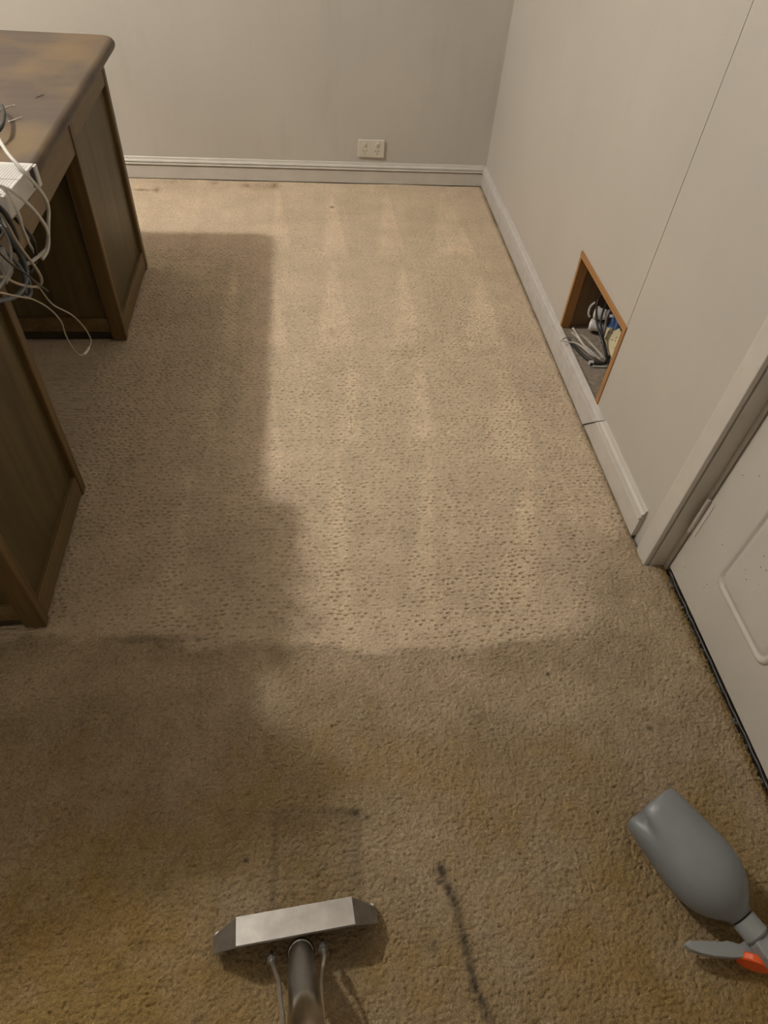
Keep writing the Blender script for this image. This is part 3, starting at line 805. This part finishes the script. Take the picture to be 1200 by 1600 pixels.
# ---------------------------------------------------------------- network boxes and hanging cables at the desk edge
e = empty('modem', (-.61, 1.305, TZ), 'white perforated modem lying over the desk edge', 'modem')
mt = Matrix.Translation((-.516, 1.302, TZ + .001)) @ Matrix.Rotation(math.radians(-3), 4, 'Z') @ Matrix.Rotation(math.radians(-2), 4, 'X')
obj('case', bx(-.20, 0, -.079, .079, 0, .040, mat=mt), M['white_plastic'], e, bevel=.002)
g_ = bmesh.new()
for i in range(34):
    for j in range(24):
        m2 = mt @ Matrix.Translation((-.008 - .0053 * i, -.070 + .0058 * j, .0402))
        box(g_, -.0009, .0009, -.0011, .0011, -.0004, .0002, mat=m2)
tag(obj('vent_holes', g_, M['cable_grey'], e), kind='stuff')
obj('port_recess', bx(-.002, .0006, .048, .066, .006, .036, mat=mt), M['slot'], e)
obj('end_cap', bx(-.195, .004, .066, .081, .0, .038, mat=mt), M['white_plastic'], e, bevel=.001)
obj('seam', bx(-.19, .0003, -.004, -.003, .0401, .0404, mat=mt), M['cable_grey'], e)
e = empty('network_switch', (-.6, 1.14, TZ), 'silver network switch beside the white modem', 'switch')
obj('case', bx(-.72, -.524, 1.06, 1.205, TZ + .001, TZ + .038), M['white_plastic'], e, bevel=.002)
for k in range(6):
    obj('vent_slot', bx(-.5245, -.5232, 1.10 + .016 * k, 1.108 + .016 * k, TZ + .006, TZ + .030), M['slot'], e)
tag(obj('red_connector', bx(-.560, -.532, 1.226, 1.240, TZ + .0415, TZ + .054), M['red_plastic'], bevel=.003), 'red connector on top of the white modem', 'connector')
e = empty('plug_pack', (-.52, 1.105, .66), 'pale grey plug pack hanging in the cable tangle', 'plug pack')
obj('body', bx(-.541, -.508, 1.085, 1.128, .668, .715), M['cable_grey'], e, bevel=.003)
obj('label_plate', bx(-.5079, -.5074, 1.092, 1.12, .675, .705), M['cable_grey'], e)
HC = {
    'c1': [(-0.600,1.441,0.799), (-0.575,1.414,0.784), (-0.540,1.350,0.778), (-0.510,1.321,0.757), (-0.500,1.331,0.728), (-0.500,1.352,0.696), (-0.505,1.363,0.670), (-0.510,1.354,0.648), (-0.515,1.341,0.623), (-0.520,1.331,0.608), (-0.525,1.317,0.605), (-0.535,1.278,0.608), (-0.545,1.268,0.606)],
    'c2': [(-0.545,1.219,0.785), (-0.515,1.224,0.772), (-0.501,1.230,0.758), (-0.496,1.260,0.723), (-0.498,1.292,0.685), (-0.503,1.318,0.653), (-0.508,1.323,0.629), (-0.513,1.311,0.612), (-0.520,1.291,0.605)],
    'c3': [(-0.535,1.240,0.778), (-0.515,1.225,0.764), (-0.506,1.217,0.747), (-0.505,1.220,0.725), (-0.512,1.233,0.701), (-0.525,1.265,0.665), (-0.535,1.294,0.632), (-0.550,1.345,0.581)],
    'c4': [(-0.510,1.154,0.768), (-0.505,1.161,0.738), (-0.505,1.168,0.713), (-0.505,1.180,0.685), (-0.507,1.204,0.649), (-0.510,1.226,0.618), (-0.515,1.244,0.593), (-0.520,1.248,0.578), (-0.530,1.245,0.569)],
    'blue': [(-0.520,1.164,0.742), (-0.515,1.172,0.713), (-0.513,1.185,0.677), (-0.513,1.192,0.649), (-0.515,1.184,0.627), (-0.515,1.152,0.623), (-0.515,1.115,0.630), (-0.515,1.075,0.647), (-0.515,1.031,0.670)],
    'blue2': [(-0.530,1.199,0.714), (-0.530,1.215,0.666), (-0.530,1.223,0.632), (-0.530,1.222,0.607), (-0.530,1.219,0.590), (-0.530,1.211,0.580), (-0.530,1.190,0.582), (-0.530,1.169,0.598)],
    'silver': [(-0.500,1.122,0.754), (-0.498,1.126,0.734), (-0.498,1.124,0.715), (-0.500,1.112,0.697), (-0.500,1.094,0.692), (-0.500,1.064,0.690), (-0.500,1.030,0.692)],
    'black': [(-0.505,1.140,0.782), (-0.500,1.145,0.772), (-0.498,1.155,0.754), (-0.503,1.174,0.724), (-0.515,1.199,0.692), (-0.530,1.211,0.663)],
    'dark': [(-0.495,1.066,0.742), (-0.495,1.097,0.701), (-0.495,1.140,0.658), (-0.500,1.176,0.622), (-0.510,1.241,0.565)],
    'pale': [(-0.490,1.001,0.705), (-0.485,1.058,0.663), (-0.485,1.108,0.627), (-0.485,1.159,0.577), (-0.487,1.196,0.526), (-0.490,1.203,0.492), (-0.490,1.213,0.455), (-0.490,1.238,0.417), (-0.490,1.267,0.400), (-0.490,1.297,0.391), (-0.492,1.333,0.388), (-0.495,1.327,0.425), (-0.500,1.293,0.479), (-0.510,1.241,0.536), (-0.520,1.233,0.576)],
    'lower': [(-0.510,1.062,0.697), (-0.510,1.091,0.679), (-0.510,1.112,0.659), (-0.513,1.152,0.629), (-0.520,1.202,0.597), (-0.530,1.248,0.571)],
}
G2 = 'cables hanging off the desk edge'
cable('white_cable', HC['c1'], .0036, 'cable_white', 'thick white cable arching over the modem and bending back under the desk edge', group=G2)
cable('white_cable', HC['c2'], .0034, 'cable_white', 'thick white cable sweeping down across the modem side', group=G2)
cable('white_cable', HC['c3'], .0030, 'cable_white', 'white cable dropping steeply in front of the vent slots', group=G2)
cable('beige_cable', HC['c4'], .0028, 'cable_beige', 'twin beige flex curving down beside the blue cables', group=G2)
cable('blue_cable', HC['blue'], .0042, 'cable_blue', 'thick slate blue cable curling back to the left', group=G2)
cable('blue_cable', HC['blue2'], .0036, 'cable_blue', 'slate blue cable making the lower inner loop', group=G2)
cable('grey_cable', HC['silver'], .0022, 'cable_grey', 'thin shiny grey cable bowing leftwards', group=G2)
cable('black_cable', HC['black'], .0046, 'cable_black', 'thick black cable falling from the network switch', group=G2)
cable('black_cable', HC['dark'], .0018, 'cable_black', 'thin black cable crossing the blue ones', group=G2)
pale = cable('pale_cord', HC['pale'], .0015, 'cable_beige', 'thin pale cord hanging in a long loop below the desk edge', 'cord')
bm = bmesh.new(); tube(bm, [(-.490, 1.262, .4005), (-.490, 1.285, .393), (-.490, 1.302, .390)], .0030, 7)
obj('cord_end', bm, M['cable_white'], pale, smooth=True)
cable('beige_cable', HC['lower'], .0026, 'cable_beige', 'beige flex running level at the bottom of the tangle', group=G2)
cable('black_cable', [(-.53, 1.26, .70), (-.525, 1.285, .66), (-.528, 1.30, .63), (-.535, 1.295, .60), (-.545, 1.27, .585)], .0034, 'cable_black', 'black cable hidden inside the white cable loops', group=G2)
cable('blue_cable', [(-.525, 1.13, .73), (-.518, 1.145, .70), (-.515, 1.165, .665), (-.515, 1.175, .635), (-.52, 1.165, .605)], .0034, 'cable_blue', 'short slate blue cable on the left of the tangle', group=G2)

# ---------------------------------------------------------------- carpet cleaning wand
wand = empty('carpet_wand', (-.048, .21, 0), 'stainless steel carpet cleaning wand head with its tube and two spray pipes', 'carpet wand')
WU = Vector((.9968, .0797, 0)); WV = Vector((-.0797, .9968, 0)); WO = Vector((-.0475, .2125, 0))
def wp(u, v, z): return WO + WU * u + WV * v + Vector((0, 0, z))
def sheet(name, quads, mat, th=.0016, parent=wand):
    bm = bmesh.new()
    for q in quads: bm.faces.new([bm.verts.new(p) for p in q])
    bmesh.ops.remove_doubles(bm, verts=bm.verts[:], dist=1e-5)
    o = obj(name, bm, M[mat], parent)
    md = o.modifiers.new('solid', 'SOLIDIFY'); md.thickness = th; md.offset = -1
    return o
HP = .094; HT = .134
tf = [(-HP, .022, .052), (HP, .022, .052)]; tr = [(-HP, -.020, .064), (HP, -.020, .064)]
A, B = wp(*tf[0]), wp(*tf[1]); C_, D = wp(*tr[1]), wp(*tr[0])
sheet('top_plate', [[A, B, C_, D]], 'steel')
LF, LR = wp(-HT, .006, .020), wp(-HT, -.018, .0269)
RF, RR = wp(HT, .006, .020), wp(HT, -.018, .0269)
sheet('side_plate', [[LF, A, D, LR]], 'steel_dark')
sheet('side_plate', [[B, RF, RR, C_]], 'steel_dark')
fl, fr = wp(-HT, .012, .004), wp(HT, .012, .004)
sheet('front_plate', [[A, B, fr, fl], [A, fl, LF], [B, RF, fr]], 'steel_dark')
rl, rr_ = wp(-HT, -.004, .004), wp(HT, -.004, .004)
sheet('rear_plate', [[D, C_, rr_, rl], [D, rl, LR], [C_, RR, rr_]], 'steel_dark')
mt = Matrix((WU, WV, Vector((0, 0, 1)))).transposed().to_4x4(); mt.translation = WO
obj('glide', bx(-HT + .002, HT - .002, -.006, .0145, .0005, .017, mat=mt), M['glide'], wand, bevel=.004)
TS = Vector((-.0395, .1700, .050)); TE = Vector((-.0226, .0557, .439)); TD = (TE - TS).normalized()
bm = bmesh.new(); lathe(bm, TS - TD * .012, TD, [(0, .0195), (.80, .0195)], 28)
obj('tube', bm, M['steel_tube'], wand, smooth=True)
bm = bmesh.new(); lathe(bm, TS - TD * .006, TD, [(0, .0195), (.001, .0222), (.011, .0222), (.013, .0205), (.016, .0197)], 28)
obj('collar', bm, M['steel_tube'], wand, smooth=True)
bm = bmesh.new(); lathe(bm, TS + TD * .79, TD, [(0, .0196), (.002, .024), (.13, .024), (.138, .020), (.14, .004)], 24)
obj('grip', bm, M['rubber'], wand)
side = TD.cross(Vector((0, 1, 0))).normalized()
for pts, nut in (([(-.0850, .1650, .048), (-.0790, .150, .085), (-.0682, .1254, .1335), (-.0600, .097, .24), (-.0488, .0623, .3878), (-.040, .020, .55)], (-.0860, .1670, .034)),
                 ([(-.0046, .1710, .062), (-.0030, .158, .085), (-.0079, .1324, .1213), (-.0085, .108, .21), (-.0059, .0584, .3904), (.000, .013, .55)], (-.0046, .1735, .046))):
    bm = bmesh.new(); tube(bm, pts, .0031, 8, 8)
    p = obj('spray_pipe', bm, M['chrome'], wand, smooth=True)
    d = (Vector(pts[1]) - Vector(pts[0])).normalized()
    bm = bmesh.new(); lathe(bm, Vector(pts[0]) - d * .010, d, [(0, .0070), (.010, .0074), (.0105, .006), (.017, .0055), (.018, .003)], 6)
    obj('nut', bm, M['nut'], p)
    bm = bmesh.new(); tube(bm, [Vector(pts[0]) - d * .012 + Vector((0, .01, -.012)), Vector(pts[0]) - d * .008], .003, 6)
    obj('jet_stem', bm, M['nut'], p, smooth=True)

# ---------------------------------------------------------------- spray bottle lying on the carpet
bot = empty('spray_bottle', (.65, .25, 0), 'grey plastic spray bottle with orange nozzle lying on its side on the carpet', 'spray bottle')
BA = Vector((.5945, .346, .0635)); BB = Vector((.689, .1630, .062)); BD = (BB - BA).normalized()
L = (BB - BA).length
def petal(th, s, r):
    # four feet: notches in the base end, facing up and sideways
    if s < .055:
        k = max(0.0, math.cos(2 * (th - .55))) ** 14
        k2 = (1 - s / .055)
        return s + .019 * k * k2, r * (1 - .19 * k * k2)
    return s, r
prof = [(.010, .004), (.004, .030), (.0, .044), (.002, .0505), (.008, .0555), (.02, .0575), (.03, .0585), (.045, .0597), (.06, .0610), (.09, .0635), (.115, .0650), (.135, .0640), (.152, .0605), (.167, .0545), (.180, .046), (.191, .0355), (.199, .0275), (.204, .0225), (.209, .0205)]
bm = bmesh.new(); lathe(bm, BA, BD, prof, 56, petal)
obj('bottle_body', bm, M['bottle'], bot, smooth=True)
bm = bmesh.new(); lathe(bm, BA + BD * .2065, BD, [(0, .016), (.0005, .0172), (.005, .0172), (.0055, .016)], 24)
obj('neck_ring', bm, M['slot'], bot)
bm = bmesh.new(); lathe(bm, BA + BD * .212, BD, [(0, .018), (.001, .0208), (.028, .0208), (.030, .0195), (.032, .0175)], 24, lambda th, s, r: (s, r * (1 + .012 * (math.sin(20 * th) > 0))))
obj('cap_collar', bm, M['bottle_light'], bot)
# spray head: block running across the bottle axis, trigger, nozzle
hx = BA + BD * .245
SD = Vector((-BD.y, BD.x, 0)).normalized()      # sideways, horizontal
if SD.x > 0: SD = -SD
UPV = BD.cross(SD).normalized()
if UPV.z < 0: UPV = -UPV
def hp(a, s, u): return hx + BD * a + SD * s + UPV * u
bm = bmesh.new()
poly = [(-.002, -.016), (.004, -.018), (.020, -.020), (.034, -.020), (.044, -.012), (.048, .006), (.050, .030), (.046, .040), (.018, .040), (.012, .030), (.010, .014), (-.002, .014)]
loft(bm, [[hp(a, -s, -.014) for a, s in poly], [hp(a, -s, .014) for a, s in poly]])
obj('spray_head', bm, M['bottle_light'], bot, bevel=.004, seg=3)

TRG = [(0.5884, 0.1317), (0.597, 0.1368), (0.6081, 0.1351), (0.6174, 0.1354), (0.6306, 0.1328), (0.6412, 0.1329), (0.6507, 0.1306), (0.6604, 0.1316), (0.6696, 0.1288), (0.6787, 0.1256), (0.6852, 0.1254), (0.6937, 0.1294), (0.6995, 0.1306), (0.7065, 0.1284), (0.7157, 0.1203), (0.727, 0.1162), (0.725, 0.1122), (0.7156, 0.1145), (0.7034, 0.1086), (0.689, 0.1059), (0.6735, 0.1061), (0.6572, 0.1075), (0.6328, 0.111), (0.6097, 0.1175), (0.5932, 0.1246)]
bm = bmesh.new()
loft(bm, [[Vector((x, y, .029)) for x, y in TRG], [Vector((x, y, .045)) for x, y in TRG]])
obj('trigger', bm, M['bottle_light'], bot, bevel=.003, seg=3)
ND = Vector((-.47, -.88, 0)).normalized()
bm = bmesh.new(); lathe(bm, Vector((.7020, .1060, .031)), ND, [(0, .014), (.001, .0245), (.003, .0262), (.011, .0262), (.0135, .0245), (.014, .012)], 28)
obj('nozzle', bm, M['orange'], bot, bevel=.0015)

# ---------------------------------------------------------------- ceiling lamp that lights the room
lamp = empty('ceiling_light', LAMP_POS, 'round ceiling light above the desk', 'light')
bm = bmesh.new(); lathe(bm, (LAMP_POS.x, LAMP_POS.y, ZC - .001), (0, 0, -1), [(0, .06), (.012, .06), (.018, .03), (.02, .01)], 28)
obj('base', bm, M['plate'], lamp)
ld = bpy.data.lights.new('bulb', 'POINT')
ld.energy = LAMP_WATTS; ld.color = LAMP_COLOR; ld.shadow_soft_size = 0.045
lo = bpy.data.objects.new('bulb', ld); COL.objects.link(lo); lo.parent = lamp
